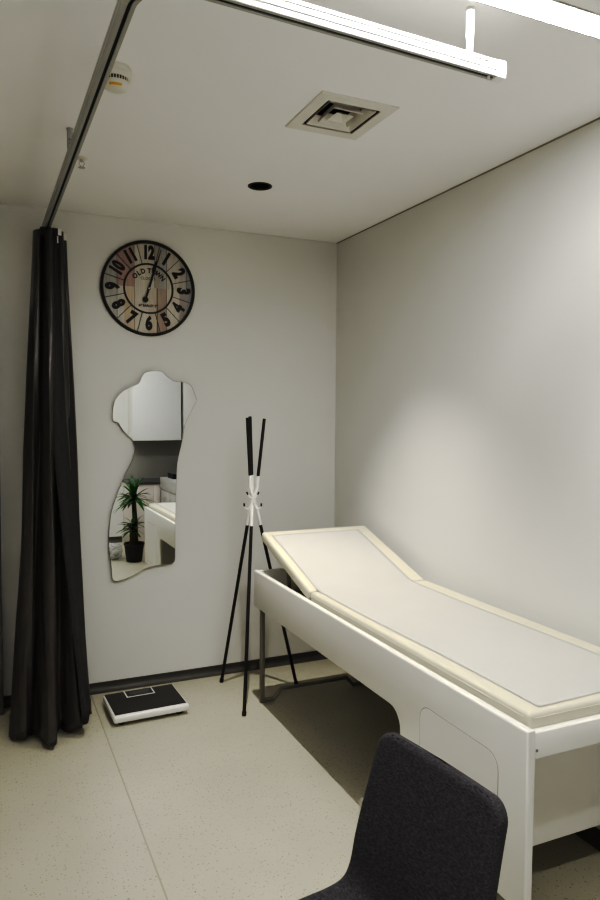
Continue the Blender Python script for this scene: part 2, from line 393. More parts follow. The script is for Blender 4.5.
t = thing('smoke_detector', 'round white smoke detector with amber tag on the ceiling beside the rail', 'smoke detector', (0.397, 2.345, H))
bm = B(); lathe(bm, [(0.050, 0), (0.051, -0.004), (0.051, -0.012), (0.049, -0.015), (0.049, -0.017), (0.050, -0.019), (0.049, -0.030), (0.045, -0.034)], n=48); obj('base', bm, M['plastic_white'], t)
bm = B(); lathe(bm, [(0.041, -0.034), (0.041, -0.046)], n=32); obj('chamber', bm, M['dark_slot'], t)
bm = B()
for k in range(30):
    a = 2*PI*k/30; c, s = math.cos(a), math.sin(a)
    tube(bm, [(0.0435*c, 0.0435*s, -0.033), (0.042*c, 0.042*s, -0.047)], 0.0020, 6)
obj('vent_ribs', bm, M['plastic_white'], t)
bm = B(); lathe(bm, [(0.044, -0.046), (0.0445, -0.049), (0.041, -0.058), (0.032, -0.064), (0.012, -0.067), (0.001, -0.0675)], n=48); obj('cap', bm, M['plastic_white'], t)
bm = B()
# tag bent on the lower cone, on the side facing the middle of the room
n0 = math.atan2(-0.95, -0.16)
def capr(z): # radius of cap at z
    pr = [(0.0445, -0.049), (0.041, -0.058), (0.032, -0.064), (0.012, -0.067)]
    for (r1, z1), (r2, z2) in zip(pr, pr[1:]):
        if z2 <= z <= z1: return r1+(r2-r1)*(z-z1)/(z2-z1)
    return 0.03
rows = []
for zz in (-0.0585, -0.061, -0.0635):
    rows.append([bm.verts.new(((capr(zz)+0.0008)*math.cos(n0+da), (capr(zz)+0.0008)*math.sin(n0+da), zz-0.0006)) for da in [(-0.55+1.1*k/10) for k in range(11)]])
for p, q in zip(rows, rows[1:]):
    for k in range(10): bm.faces.new((p[k], p[k+1], q[k+1], q[k]))
obj('warning_tag', bm, M['yellow'], t, label='amber tag')

t = thing('fire_sprinkler', 'small chrome sprinkler head hanging from the ceiling beside the rail', 'sprinkler', (0.398, 3.213, H))
bm = B(); lathe(bm, [(0.026, 0), (0.027, -0.002), (0.020, -0.006), (0.010, -0.007)], n=28); obj('escutcheon', bm, M['plastic_white'], t)
bm = B(); lathe(bm, [(0.008, -0.006), (0.008, -0.014), (0.004, -0.018)], n=16)
tube(bm, [(-0.008, 0, -0.012), (-0.011, 0, -0.024), (-0.002, 0, -0.040)], 0.0018, 6); tube(bm, [(0.008, 0, -0.012), (0.011, 0, -0.024), (0.002, 0, -0.040)], 0.0018, 6)
obj('frame', bm, M['alu'], t)
bm = B(); lathe(bm, [(0.015, -0.040), (0.015, -0.0415), (0.004, -0.0435)], n=20); obj('deflector', bm, M['alu'], t)

# ------------------------------------------------------------------ curtain rail
RX, RY, RYB, RZ0, RZ1 = 0.316, 1.602, 1.567, 2.535, 2.578
W = 0.030
t = thing('curtain_track', 'bent aluminium curtain rail hung below the ceiling', 'curtain rail', (RX, YB, RZ0))
tl = tuple(t.location)
bm = B()
path = []; R = 0.115
path.append((RX-0.016, YB-0.002))
path.append((RX-0.008, 3.0)); path.append((RX, RYB+R))
for k in range(1, 12):
    a = PI + (PI/2)*k/12
    path.append((RX+R+R*math.cos(a), RYB+R+R*math.sin(a)))
path.append((RX+R, RYB)); path.append((1.318, RY))
def sweep(bm, path, prof, z0, close=True):
    rings = []
    for i, p in enumerate(path):
        p = Vector((*p, 0))
        a = Vector((*path[max(i-1, 0)], 0)); b = Vector((*path[min(i+1, len(path)-1)], 0))
        d = (b-a).normalized(); s = Vector((-d.y, d.x, 0))
        rings.append([bm.verts.new(p+s*u+Vector((0, 0, z0+v))) for u, v in prof])
    n = len(prof)
    for q, r in zip(rings, rings[1:]):
        for k in range(n): bm.faces.new((q[k], q[(k+1) % n], r[(k+1) % n], r[k]))
    bm.faces.new(rings[0][::-1]); bm.faces.new(rings[-1])
hgt = RZ1-RZ0; w = W/2
prof = [(-w, 0), (-0.0045, 0), (-0.0045, 0.018), (0.0045, 0.018), (0.0045, 0), (w, 0), (w, 0.012), (w-0.0015, 0.0135), (w-0.0015, 0.0155), (w, 0.017), (w, 0.029), (w-0.0015, 0.0305), (w-0.0015, 0.0325), (w, 0.034), (w, hgt), (-w, hgt), (-w, 0.034), (-w+0.0015, 0.0325), (-w+0.0015, 0.0305), (-w, 0.029), (-w, 0.017), (-w+0.0015, 0.0155), (-w+0.0015, 0.0135), (-w, 0.012)]
sweep(bm, path, prof, RZ0)
off(obj('rail', bm, M['alu_white'], t, angle=25), tl)
bm = B()
sweep(bm, path, [(-0.0042, 0.002), (0.0042, 0.002), (0.0042, 0.0175), (-0.0042, 0.0175)], RZ0)
off(obj('slot', bm, M['dark_slot'], t, label='dark runner slot under the rail'), tl)
bm = B(); box(bm, (1.298, RY-w-0.002, RZ0-0.003), (1.330, RY+w+0.002, RZ1+0.002), 0.004); off(obj('end_cap', bm, M['white_metal'], t), tl)
for px, py in ((RX, 2.904), (1.213, 1.598), (0.690, 1.577)):
    bm = B()
    lathe(bm, [(0.013, H), (0.013, H-0.004), (0.0105, H-0.006), (0.0105, H-0.078), (0.0085, H-0.082), (0.0085, RZ1)], (px, py, 0), n=20)
    hp = off(obj('hanger', bm, M['white_metal'] if px > 0.5 else M['alu_white'], t), tl)
    bm = B()
    for zz in (H-0.045, H-0.060):
        lathe(bm, [(0.0022, -0.0105), (0.0022, -0.0118)], (px-0.002, py-0.0, zz), n=8, axis='y')
    off(obj('set_screw', bm, M['dark_slot'], hp), tl)
bm = B()
tube(bm, [(1.282, RY, RZ0+0.004), (1.282, RY, RZ0-0.010)], 0.004, 10)
hk = [(1.282, RY, RZ0-0.010)] + [(1.282+0.006*math.sin(a), RY, RZ0-0.019+0.009*math.cos(a)) for a in [k*PI*1.6/8 for k in range(9)]] + [(1.278, RY, RZ0-0.036)]
tube(bm, hk, 0.0024, 8)
off(obj('runner_hook', bm, M['white_metal'], t), tl)

# ------------------------------------------------------------------ curtain
bot = [(.135, 3.80), (.098, 3.74), (.083, 3.66), (.098, 3.59), (.135, 3.545), (.165, 3.555), (.182, 3.60), (.200, 3.56), (.222, 3.475), (.250, 3.430), (.282, 3.440), (.300, 3.52), (.318, 3.60), (.350, 3.56), (.395, 3.535), (.425, 3.56), (.430, 3.63), (.448, 3.655), (.470, 3.67), (.478, 3.73), (.43, 3.80)]
bc = Vector((.285, 3.62)); tcn = Vector((.322, 3.865))
t = thing('curtain', 'floor-length black satin curtain gathered at the wall end of the rail', 'curtain', (0.29, 3.62, 0))
tl = tuple(t.location)
bpts = catmull([(x, y, 0) for x, y in bot], 8)
nb = len(bpts)
tops = []
for i, p in enumerate(bpts):
    q = Vector((p.x, p.y)) - bc
    tops.append(Vector((tcn.x + q.x*0.42, tcn.y + q.y*0.50)))
def curtain_pt(i, s):
    """s: 0 bottom .. 1 top"""
    b = Vector((bpts[i].x, bpts[i].y)); tp = tops[i]
    e = s**0.80
    p = b.lerp(tp, e)
    u = i/nb
    z = 0.035 + 2.490*s
    # pooling at the hem
    z += 0.012*math.sin(u*37)*(1-s)**12
    wob = 0.006*math.sin(u*50+s*9)*s*(1-s)*4 + 0.004*math.sin(u*90+s*23)*(1-s)**3
    return Vector((p.x+wob, p.y-wob*0.8, z))
bm = B(); NS = 44
rows = [[bm.verts.new(curtain_pt(i, j/NS)) for i in range(nb)] for j in range(NS+1)]
for j in range(NS):
    for i in range(nb-1): bm.faces.new((rows[j][i], rows[j][i+1], rows[j+1][i+1], rows[j+1][i]))
c = off(obj('satin_panel', bm, M['curtain'], t, angle=180), tl)
md = c.modifiers.new('thick', 'SOLIDIFY'); md.thickness = 0.003; md.offset = -1
# hem band
bm = B()
hp = [curtain_pt(i, 0.0) for i in range(nb)]
r0 = [bm.verts.new(p+Vector((0, 0, -0.004))) for p in hp]; r1 = [bm.verts.new(curtain_pt(i, 0.030)+Vector(((curtain_pt(i, 0).x-bc.x)*0.012, (curtain_pt(i, 0).y-bc.y)*0.012, 0))) for i in range(nb)]
for i in range(nb-1): bm.faces.new((r0[i], r0[i+1], r1[i+1], r1[i]))
off(obj('hem', bm, M['curtain'], c, angle=180), tl)
# overlapping leading edge: plain cloth flap, its free edge runs diagonally
bm = B(); NF = 12
def flap_pt(k, s):
    f = k/NF
    z = 0.07 + 2.455*s
    pts = [(0.0, 0.415), (0.10, 0.395), (0.30, 0.352), (0.5, 0.314), (0.62, 0.298), (0.8, 0.290), (1.0, 0.312)]
    xl = 0.3
    for (s0, a), (s1, b2) in zip(pts, pts[1:]):
        if s0 <= s <= s1: xl = a+(b2-a)*(s-s0)/(s1-s0)
    xr = 0.455 + (0.395-0.455)*s
    ybase = 3.500 + (3.800-3.500)*s
    x = xl + (xr-xl)*f
    y = ybase + 0.09*f*f + 0.010*math.sin(f*7+1.2+s*1.5) + 0.03*s*f
    return Vector((x, y, z))
rows = [[bm.verts.new(flap_pt(k, j/NS)) for k in range(NF+1)] for j in range(NS+1)]
for j in range(NS):
    for k in range(NF): bm.faces.new((rows[j][k], rows[j][k+1], rows[j+1][k+1], rows[j+1][k]))
fl = off(obj('leading_edge', bm, M['curtain_back'], t, angle=180, label='plain charcoal overlapping edge'), tl)
md = fl.modifiers.new('thick', 'SOLIDIFY'); md.thickness = 0.004; md.offset = -1
for gx, gy, gz in ((0.360, 3.80, 2.520), (0.392, 3.86, 2.512)):
    bm = B(); box(bm, (gx-0.009, gy-0.004, gz-0.022), (gx+0.009, gy+0.004, gz+0.012), 0.002); g = off(obj('header_tab', bm, M['white_metal'], t, label='white header tab'), tl)
bm = B(); box(bm, (0.345, 3.783, 2.455), (0.352, 3.787, 2.49), 0.001); off(obj('care_label', bm, M['plastic_white'], t), tl)
bm = B()
pl = [(RX-0.05, 3.80), (RX+0.045, 3.80), (RX+0.05, 3.94), (RX-0.05, 3.94)]
prism(bm, pl, lambda a, b: Vector((a, b, 2.49)), lambda a, b: Vector((a, b, 2.533)), 0.004); off(obj('gathered_heading', bm, M['curtain_back'], t), tl)

# tie-back hook behind the curtain
t = thing('wall_hook', 'small dark hook on the wall half hidden behind the curtain', 'hook', (0.203, YB, 1.365))
bm = B(); box(bm, (-0.016, -0.010, -0.05), (0.016, 0, 0.05), 0.004); obj('plate', bm, M['black'], t)
bm = B(); tube(bm, [(0, -0.008, -0.02), (0, -0.035, -0.03), (0, -0.045, -0.01)], 0.005, 8); obj('prong', bm, M['black'], t)

# ------------------------------------------------------------------ wall clock
CR = 0.268
t = thing('wall_clock', 'round black-rimmed wall clock with painted plank dial and large numerals', 'clock', (0.868, YB, 2.313))
bm = B(); lathe(bm, [(CR-0.004, -0.010), (CR-0.004, -0.001)], n=96, axis='y'); obj('dial', bm, M['dial'], t, label='dial of grey, beige and rust painted planks')
bm = B(); lathe(bm, [(CR-0.014, -0.009), (CR-0.012, -0.024), (CR-0.002, -0.026), (CR+0.002, -0.020), (CR+0.002, -0.001)], n=96, axis='y', closed_ends=False); obj('rim', bm, M['clock_black'], t)
bm = B(); lathe(bm, [(0.134, -0.009), (0.135, -0.016), (0.143, -0.016), (0.144, -0.009)], n=80, axis='y', closed_ends=False); obj('inner_ring', bm, M['clock_black'], t)
for k in range(12):
    a = (k+0.5)*PI/6; s, c = math.sin(a), math.cos(a)
    bm = B(); tube(bm, [(0.143*s, -0.0112, 0.143*c), (0.257*s, -0.0112, 0.257*c)], 0.0018, 6); obj('spoke', bm, M['clock_black'], t)
FACE = Matrix.Rotation(PI/2, 4, 'X')      # text lies in XZ, faces -Y
for n in range(1, 13):
    a = n*PI/6
    rot = a if n in (9, 10, 11, 12, 1, 2, 3) else a+PI
    mt = Matrix.Translation((0.201*math.sin(a), -0.0112, 0.201*math.cos(a))) @ Matrix.Rotation(rot, 4, 'Y') @ FACE
    text_mesh('numeral', str(n), 0.100, M['ink'], t, mt, xs=0.74 if n < 10 else 0.66, bold=0.0062)
for k, ch in enumerate('OLD TOWN'):
    if ch == ' ': continue
    a = math.radians((-48, -33, -18, 0, 2, 18, 33, 50)[k])
    mt = Matrix.Translation((0.103*math.sin(a), -0.0112, 0.103*math.cos(a)-0.003)) @ Matrix.Rotation(a, 4, 'Y') @ FACE
    text_mesh('lettering', ch, 0.038, M['ink'], t, mt, bold=0.0012, xs=0.9)
text_mesh('lettering', 'CLOCKS', 0.022, M['ink'], t, Matrix.Translation((-0.004, -0.0112, 0.056)) @ FACE)
text_mesh('lettering', '67 BARLEY ST', 0.0185, M['ink'], t, Matrix.Translation((-0.002, -0.0112, -0.098)) @ FACE, bold=0.0006)
def hand(name, ang, L_, tail, w0, blob, y):
    bm = B(); a = math.radians(ang); ds = Vector((math.sin(a), 0, math.cos(a))); sd = Vector((math.cos(a), 0, -math.sin(a)))
    pl = [(-w0, -tail), (w0, -tail), (w0*1.2, 0), (w0*0.4, L_), (-w0*0.4, L_), (-w0*1.2, 0)]
    prism(bm, pl, lambda u, v: sd*u+ds*v+Vector((0, y, 0)), lambda u, v: sd*u+ds*v+Vector((0, y-0.0015, 0)))
    if blob:
        p, r = blob; ctr = ds*p
        lathe(bm, [(r, y-0.0017), (r, y+0.0002)], ctr, n=24, axis='y')
    return bm
bm = hand('m', 17.5, 0.236, 0.075, 0.0048, (-0.068, 0.0165), -0.019); obj('minute_hand', bm, M['clock_black'], t)
bm = hand('h', 15, 0.168, 0.045, 0.0045, (0.112, 0.0115), -0.0155)
a = math.radians(15); ds = Vector((math.sin(a), 0, math.cos(a))); sd = Vector((math.cos(a), 0, -math.sin(a)))
prism(bm, [(-0.011, 0.113), (0.011, 0.113), (0.002, 0.168), (-0.002, 0.168)], lambda u, v: sd*u+ds*v+Vector((0, -0.0155, 0)), lambda u, v: sd*u+ds*v+Vector((0, -0.0170, 0)))
obj('hour_hand', bm, M['clock_black'], t)
bm = B(); lathe(bm, [(0.0085, -0.012), (0.0085, -0.0225), (0.006, -0.0235)], n=20, axis='y'); hb = obj('hub', bm, M['clock_black'], t)
bm = B(); lathe(bm, [(0.0042, -0.0225), (0.0042, -0.0245)], n=16, axis='y'); obj('hub_pin', bm, M['white_dot'], hb)

# ------------------------------------------------------------------ wavy mirror
MOUT = [(0.9, 1.844), (0.94, 1.841), (0.974, 1.812), (1.012, 1.788), (1.065, 1.782), (1.096, 1.775), (1.119, 1.756), (1.134, 1.719), (1.147, 1.681), (1.126, 1.635), (1.1, 1.582), (1.075, 1.529), (1.064, 1.462), (1.049, 1.394), (1.035, 1.334), (1.027, 1.281), (1.024, 1.206), (1.021, 1.13), (1.019, 1.039), (1.016, 0.948), (1.015, 0.857), (1.014, 0.75), (1.006, 0.72), (0.986, 0.711), (0.948, 0.709), (0.895, 0.706), (0.843, 0.696), (0.798, 0.674), (0.754, 0.654), (0.711, 0.64), (0.674, 0.634), (0.654, 0.644), (0.648, 0.668), (0.646, 0.705), (0.64, 0.764), (0.633, 0.824), (0.632, 0.883), (0.637, 0.956), (0.646, 1.028), (0.663, 1.086), (0.685, 1.144), (0.707, 1.201), (0.732, 1.259), (0.758, 1.31), (0.776, 1.354), (0.783, 1.398), (0.773, 1.442), (0.744, 1.471), (0.716, 1.501), (0.699, 1.53), (0.688, 1.547), (0.671, 1.551), (0.659, 1.562), (0.66, 1.602), (0.664, 1.638), (0.674, 1.674), (0.703, 1.711), (0.746, 1.741), (0.782, 1.756), (0.807, 1.771), (0.819, 1.793), (0.83, 1.818), (0.855, 1.837)]
pts = catmull([(x, z, 0) for x, z in MOUT] + [(*MOUT[0], 0)], 3)[:-1]
cx = sum(p.x for p in pts)/len(pts); cz = sum(p.y for p in pts)/len(pts)
t = thing('wall_mirror', 'frameless wavy-edged tall mirror hung on the wall below the clock', 'mirror', (cx, YB, cz), (-0.0052, 0, -0.0043))
poly = [(p.x-cx, p.y-cz) for p in pts]
YM = -0.024
bm = B()
prism(bm, poly, lambda a, b: Vector((a, YM+0.0005, b)), lambda a, b: Vector((a, YM+0.005, b)))
obj('glass_edge', bm, M['mirror_edge'], t, smooth=False)
bm = B()
prism(bm, poly, lambda a, b: Vector((a*0.994, YM, b*0.997)), lambda a, b: Vector((a*0.994, YM+0.0004, b*0.997)))
obj('mirror_face', bm, M['mirror'], t, smooth=False, label='silvered reflecting face')
bm = B()
for zz in (0.42, -0.35):
    bm = B(); box(bm, (-0.06, YM+0.005, zz-0.04), (0.04, 0, zz+0.04)); obj('mounting_pad', bm, M['mirror_edge'], t)

# ------------------------------------------------------------------ coat rack
t = thing('coat_rack', 'three-legged black and white pole coat stand between mirror and couch', 'coat stand', (1.378, 3.695, 0))
tl = Vector(t.location)
C0 = Vector((1.372, 3.700, 1.125))
feet = [Vector((1.262, 3.932, 0)), Vector((1.229, 3.438, 0)), Vector((1.655, 3.712, 0))]
rp = 0.0092
tops_ = [Vector((1.408, 3.620, 1.573)), Vector((1.379, 3.770, 1.584)), Vector((1.341, 3.710, 1.578))]
joints = [Vector((1.363, 3.690, 1.135)), Vector((1.374, 3.712, 1.135)), Vector((1.379, 3.700, 1.135))]
ups = [Vector((1.386, 3.688, 1.135)), Vector((1.376, 3.718, 1.135)), Vector((1.362, 3.702, 1.135))]
for i, fo in enumerate(feet):
    j = joints[i]; tp_ = tops_[i]; ju = ups[i]
    L = lambda z: fo.lerp(j, z/j.z) - tl
    U = lambda z: ju.lerp(tp_, (z-ju.z)/(tp_.z-ju.z)) - tl
    bm = B(); tube(bm, [L(0.012), L(0.970)], rp, 14); pole = obj('pole', bm, M['black'], t)
    bm = B(); tube(bm, catmull([L(0.970), L(1.03), L(1.07), U(1.17), U(1.21), U(1.252)], 4), rp*1.02, 14); obj('white_sleeve', bm, M['white_metal'], pole, label='white bent middle section')
    bm = B(); tube(bm, [U(1.252), U(tp_.z)], rp, 14); obj('pole_top', bm, M['black'], pole)
    bm = B(); tube(bm, [L(0.001), L(0.022)], rp*1.3, 14); obj('rubber_foot', bm, M['black'], pole)
rgt = Vector((0.9124, -0.4093, 0)); fwd = Vector((-0.409, -0.9124, 0))
for sx, kind in ((-1, 'up'), (1, 'up'), (-1, 'j'), (1, 'j')):
    base = C0 - tl + fwd*0.012
    if kind == 'up':
        ps = [base+rgt*sx*0.004, base+rgt*sx*0.016+Vector((0, 0, 0.006)), base+rgt*sx*0.028+Vector((0, 0, 0.022))]
        tip = (base+rgt*sx*0.027+Vector((0, 0, 0.020)), base+rgt*sx*0.034+Vector((0, 0, 0.036)))
    else:
        ps = [base+rgt*sx*0.006+Vector((0, 0, -0.01))] + [base+rgt*sx*(0.030-0.018*math.cos(a))+Vector((0, 0, -0.042-0.018*math.sin(a))) for a in [k*PI*0.92/7 for k in range(8)]]
        tip = (ps[-1], ps[-1]+rgt*sx*0.001+Vector((0, 0, 0.018)))
        ps.append(tip[0]+Vector((0, 0, 0.004)))
    bm = B(); tube(bm, ps, 0.0034, 8); h = obj('hook', bm, M['white_metal'], t)
    bm = B(); tube(bm, tip, 0.0050, 10); obj('hook_tip', bm, M['black'], h)

# ------------------------------------------------------------------ bathroom scale
SC = Vector((0.766, 3.722, 0))
t = thing('bathroom_scale', 'flat black and white weighing scale on the floor under the mirror', 'scale', SC, (0, 0, math.radians(2.0)))
sw, sd_ = 0.198, 0.158
bm = B(); box(bm, (-sw, -sd_, 0.018), (sw, sd_, 0.055), 0.012, 4); obj('body', bm, M['scale_white'], t)
bm = B()
pl = [(-sw+0.010, -sd_+0.022), (sw-0.010, -sd_+0.022), (sw-0.010, sd_-0.008), (-sw+0.010, sd_-0.008)]
prism(bm, pl, lambda a, b: Vector((a, b, 0.0545)), lambda a, b: Vector((a, b, 0.0568)), 0.0006); obj('standing_mat', bm, M['scale_black'], t, smooth=False)
bm = B(); box(bm, (-0.085, 0.062, 0.0566), (0.070, sd_-0.004, 0.0582), 0.0005); dsp = obj('display_frame', bm, M['scale_white'], t)
bm = B(); box(bm, (-0.079, 0.068, 0.0578), (0.064, sd_-0.010, 0.0588)); obj('display_window', bm, M['scale_black'], dsp)
bm = B(); box(bm, (-0.060, 0.085, 0.0585), (0.045, sd_-0.028, 0.0592)); obj('lcd', bm, M['lcd'], dsp)
for sx in (-1, 1):
    for sy in (-1, 1):
        bm = B(); lathe(bm, [(0.016, 0), (0.018, 0.004), (0.018, 0.019)], (sx*(sw-0.045), sy*(sd_-0.04), 0), n=20); obj('foot', bm, M['black'], t)

# ------------------------------------------------------------------ examination couch
BX, BXI, BW, BWI = 1.345, 1.375, 2.062, 2.032       # outer / inner faces of the two side panels
BY0, BY1, BT = 1.455, 3.610, 0.735
t = thing('examination_couch', 'white examination couch with cream mattress along the right wall', 'examination couch', ((BX+BW)/2, (BY0+BY1)/2, 0))
tl = Vector(t.location)
def cut_panel(x0, x1, name):
    poly = [(BY0, 0.205), (BY0, BT), (BY1, BT), (BY1, 0.535)]
    R_ = 0.07; yc, zc = 2.105+R_, 0.535-R_
    poly.append((yc+0.02, 0.535))
    for k in range(8):
        a = PI/2 + PI/2*(k/7); poly.append((yc+R_*math.cos(a), zc+R_*math.sin(a)))
    poly.append((2.095, 0.205))
    bm = B()
    prism(bm, poly, lambda a, b: Vector((x0, a, b))-tl, lambda a, b: Vector((x1, a, b))-tl, 0.008, 3)
    return obj(name, bm, M['white_laminate'], t)
pnl = cut_panel(BX, BXI, 'side_panel')
cut_panel(BWI, BW, 'side_panel')
# access hatch outline on the near panel
def rr(y0, z0, y1, z1, r):
    out = []
    for cy, cz, a0 in ((y1-r, z1-r, 0), (y0+r, z1-r, PI/2), (y0+r, z0+r, PI), (y1-r, z0+r, 1.5*PI)):
        for k in range(6): out.append((cy+r*math.cos(a0+k/5*PI/2), cz+r*math.sin(a0+k/5*PI/2)))
    return out
bm = B(); prism(bm, rr(1.572, 0.25, 1.976, 0.617, 0.05), lambda a, b: Vector((BX-0.0005, a, b))-tl, lambda a, b: Vector((BX+0.004, a, b))-tl); hg = obj('hatch_gap', bm, M['steel_brown'], pnl, smooth=False, label='thin dark outline of the hatch')
bm = B(); prism(bm, rr(1.5745, 0.2525, 1.9735, 0.6145, 0.0475), lambda a, b: Vector((BX-0.0012, a, b))-tl, lambda a, b: Vector((BX+0.004, a, b))-tl); obj('hatch', bm, M['white_laminate'], pnl, smooth=False)
bx('foot_rail', Vector((BXI, BY0+0.010, 0.648))-tl, Vector((BWI, BY0+0.040, 0.722))-tl, M['white_laminate'], t, 0.003)
bx('head_rail', Vector((BXI, BY1-0.028, 0.560))-tl, Vector((BWI, BY1-0.002, BT-0.001))-tl, M['white_laminate'], t, 0.004)
bx('cross_panel', Vector((BXI, 1.70, 0.205))-tl, Vector((BWI, 1.722, 0.700))-tl, M['white_laminate'], t, 0.001)
bm = B(); lathe(bm, [(0.0045, 0), (0.0045, -0.0016), (0.002, -0.0022)], Vector((1.386, BY0+0.010, 0.672))-tl, n=12, axis='y'); obj('screw_cap', bm, M['steel_brown'], t)
bx('deck', Vector((BXI, BY0+0.04, 0.690))-tl, Vector((BWI, 2.92, 0.712))-tl, M['white_laminate'], t)
# mattress, flat part
MX0, MX1, MZ = 1.379, 2.028, 0.767
def slab(name, f, L_, th, parent, m=M['cream'], bev=0.012):
    """slab with rounded edges; f maps (x,u,h) with u along the length"""
    bm = B(); box(bm, (0, 0, -th), (MX1-MX0, L_, 0), bev, 4)
    bmesh.ops.subdivide_edges(bm, edges=[e for e in bm.edges if e.calc_length() > 0.3], cuts=10, use_grid_fill=True)
    for v in bm.verts: v.co = f(v.co.x, v.co.y, v.co.z) - tl
    return obj(name, bm, m, parent)
Y0, YH = 1.490, 2.945
flat = slab('mattress', lambda x, u, h: Vector((MX0+x, Y0+u, MZ+h)), YH-Y0, 0.058, t, bev=0.014)
ang = math.atan2(0.185, 0.625); LH = 0.655
ca, sa = math.cos(ang), math.sin(ang)
def headf(x, u, h): return Vector((MX0+x-0.002, YH+0.002+u*ca-h*sa, MZ+u*sa+h*ca))
hd = slab('headrest', headf, LH, 0.052, t, bev=0.014)
bm = B(); box(bm, (0, 0, -0.066), (MX1-MX0-0.06, LH-0.04, -0.053))
for v in bm.verts: v.co = headf(v.co.x+0.03, v.co.y+0.015, v.co.z) - tl
obj('headrest_board', bm, M['steel_brown'], hd)
bm = B()
for dz in (-0.016, -0.040):
    tube(bm, [Vector((MX0-0.0006, Y0+0.02, MZ+dz))-tl, Vector((MX0-0.0006, YH-0.01, MZ+dz))-tl], 0.0018, 6)
    tube(bm, [Vector((MX0+0.02, Y0-0.0006, MZ+dz))-tl, Vector((MX1-0.02, Y0-0.0006, MZ+dz))-tl], 0.0016, 6)
obj('piping', bm, M['seam'], flat)
for x0_, x1_ in ((BXI, 1.402), (2.005, BWI)):
    bx('leak_blocker', Vector((x0_, 2.92, 0.655))-tl, Vector((x1_, 3.582, 0.672))-tl, M['steel_brown'], t)  # added strip that stops downlight leaking between headrest and side panel
# head lifting strut and under-frame
bm = B()
for xx in (1.46, 1.95): tube(bm, [Vector((xx, 3.36, 0.60))-tl, Vector((xx, 3.40, 0.80))-tl], 0.010, 10)
tube(bm, [Vector((1.46, 3.36, 0.60))-tl, Vector((1.95, 3.36, 0.60))-tl], 0.010, 10)
obj('headrest_strut', bm, M['steel_brown'], t)
bm = B()
for xx in (1.40, 1.99): box(bm, Vector((xx-0.012, 2.80, 0.60))-tl, Vector((xx+0.012, 3.57, 0.63))-tl)
box(bm, Vector((1.388, 3.545, 0.56))-tl, Vector((2.012, 3.575, 0.60))-tl)
obj('under_frame', bm, M['steel_brown'], t)
# tube leg frame at the head end with a stepped foot bar
LX0, LX1, LY = 1.378, 2.020, 3.560
for xx in (LX0, LX1):
    bx('leg', Vector((xx-0.012, LY-0.012, 0.0))-tl, Vector((xx+0.012, LY+0.012, 0.562))-tl, M['steel_brown'], t, 0.003)
bm = B()
tube(bm, [Vector(p)-tl for p in ((LX0+0.012, LY, 0.014), (LX0+0.07, LY, 0.014), (LX0+0.115, LY, 0.062), (LX1-0.115, LY, 0.062), (LX1-0.07, LY, 0.014), (LX1-0.012, LY, 0.014))], 0.011, 10)
obj('foot_bar', bm, M['steel_brown'], t)
bx('bracket', Vector((1.392, 3.50, 0.505))-tl, Vector((1.425, 3.545, 0.56))-tl, M['steel_brown'], t, 0.003)
for xx in (1.40, 2.005):
    for yy in (1.53, 2.03):
        bm = B(); lathe(bm, [(0.020, 0), (0.022, 0.01), (0.012, 0.03), (0.012, 0.215)], Vector((xx, yy, 0))-tl, n=20); obj('leg', bm, M['black'], t, label='short black foot')
for xx in (LX0, LX1):
    pass

# paper cover lying over the mattress and headrest
bm = B(); NX, NY = 24, 120
def paper_pt(fx, fy):
    total = (YH-1.512) + 0.60
    u = fy*total
    xl = 1.434 + 0.006*math.sin(fy*9) - 0.022*fy; xr = 1.945 + 0.006*math.sin(fy*7+1)
    x = xl+(xr-xl)*fx
    wr = 0.0006*mnoise.noise((x*9, u*5, 0.3)) + 0.0018
    if fy < 0.02: wr += 0.0018*(1-fy/0.02)*(0.4+0.6*math.sin(fx*8+0.5)**2)
    if fx < 0.04: wr += 0.0018*(1-fx/0.04)*(0.3+0.7*math.sin(fy*30)**2)
    skew = 0.020*fx                      # its lower edge is not quite square
    if u+1.512 < YH-0.02:
        return Vector((x, 1.512+u+skew*(1-fy), MZ+wr))
    v = u+1.512-YH
    p = headf(x-MX0+0.002, max(v, 0.0), wr+0.0004) if v > 0.02 else Vector((x, 1.512+u, MZ+wr+0.001+max(0, (v+0.02))*0.15))
    return p
g = [[bm.verts.new(paper_pt(i/NX, j/NY)) for i in range(NX+1)] for j in range(NY+1)]
for j in range(NY):
    for i in range(NX): bm.faces.new((g[j][i], g[j][i+1], g[j+1][i+1], g[j+1][i]))
pp = obj('paper_cover', bm, M['paper'], None, angle=180)
md = pp.modifiers.new('thick', 'SOLIDIFY'); md.thickness = 0.0008; md.offset = 1
tag(pp, 'off-white paper sheet laid over the cream couch mattress', 'paper sheet')

# ------------------------------------------------------------------ chair
CH = Vector((0.668, 1.262, 0))
t = thing('visitor_chair', 'charcoal tweed shell chair with chrome frame in front of the couch', 'chair', CH, (0, 0, math.radians(6.5)))
prof = [(-0.215, 0.375), (-0.205, 0.392), (-0.165, 0.415), (-0.08, 0.417), (0.04, 0.417), (0.116, 0.419), (0.162, 0.432), (0.188, 0.474), (0.207, 0.560), (0.228, 0.640), (0.252, 0.730), (0.270, 0.790), (0.277, 0.815)]
pc = catmull([(a, 0, b) for a, b in prof], 5)
nP = len(pc); NV = 26
acc = [0]
for a, b in zip(pc, pc[1:]): acc.append(acc[-1]+(b-a).length)
Ltot = acc[-1]
def halfw(i):
    s = acc[i]
    w0 = 0.222 - 0.016*max(0, (s-0.5)/(Ltot-0.5))
    e = Ltot - s
    R_ = 0.060
    if e < R_: w0 -= R_ - math.sqrt(max(0, R_*R_-(R_-e)**2))
    if s < 0.05: w0 -= 0.05 - math.sqrt(max(0, 0.0025-(0.05-s)**2))
    return w0
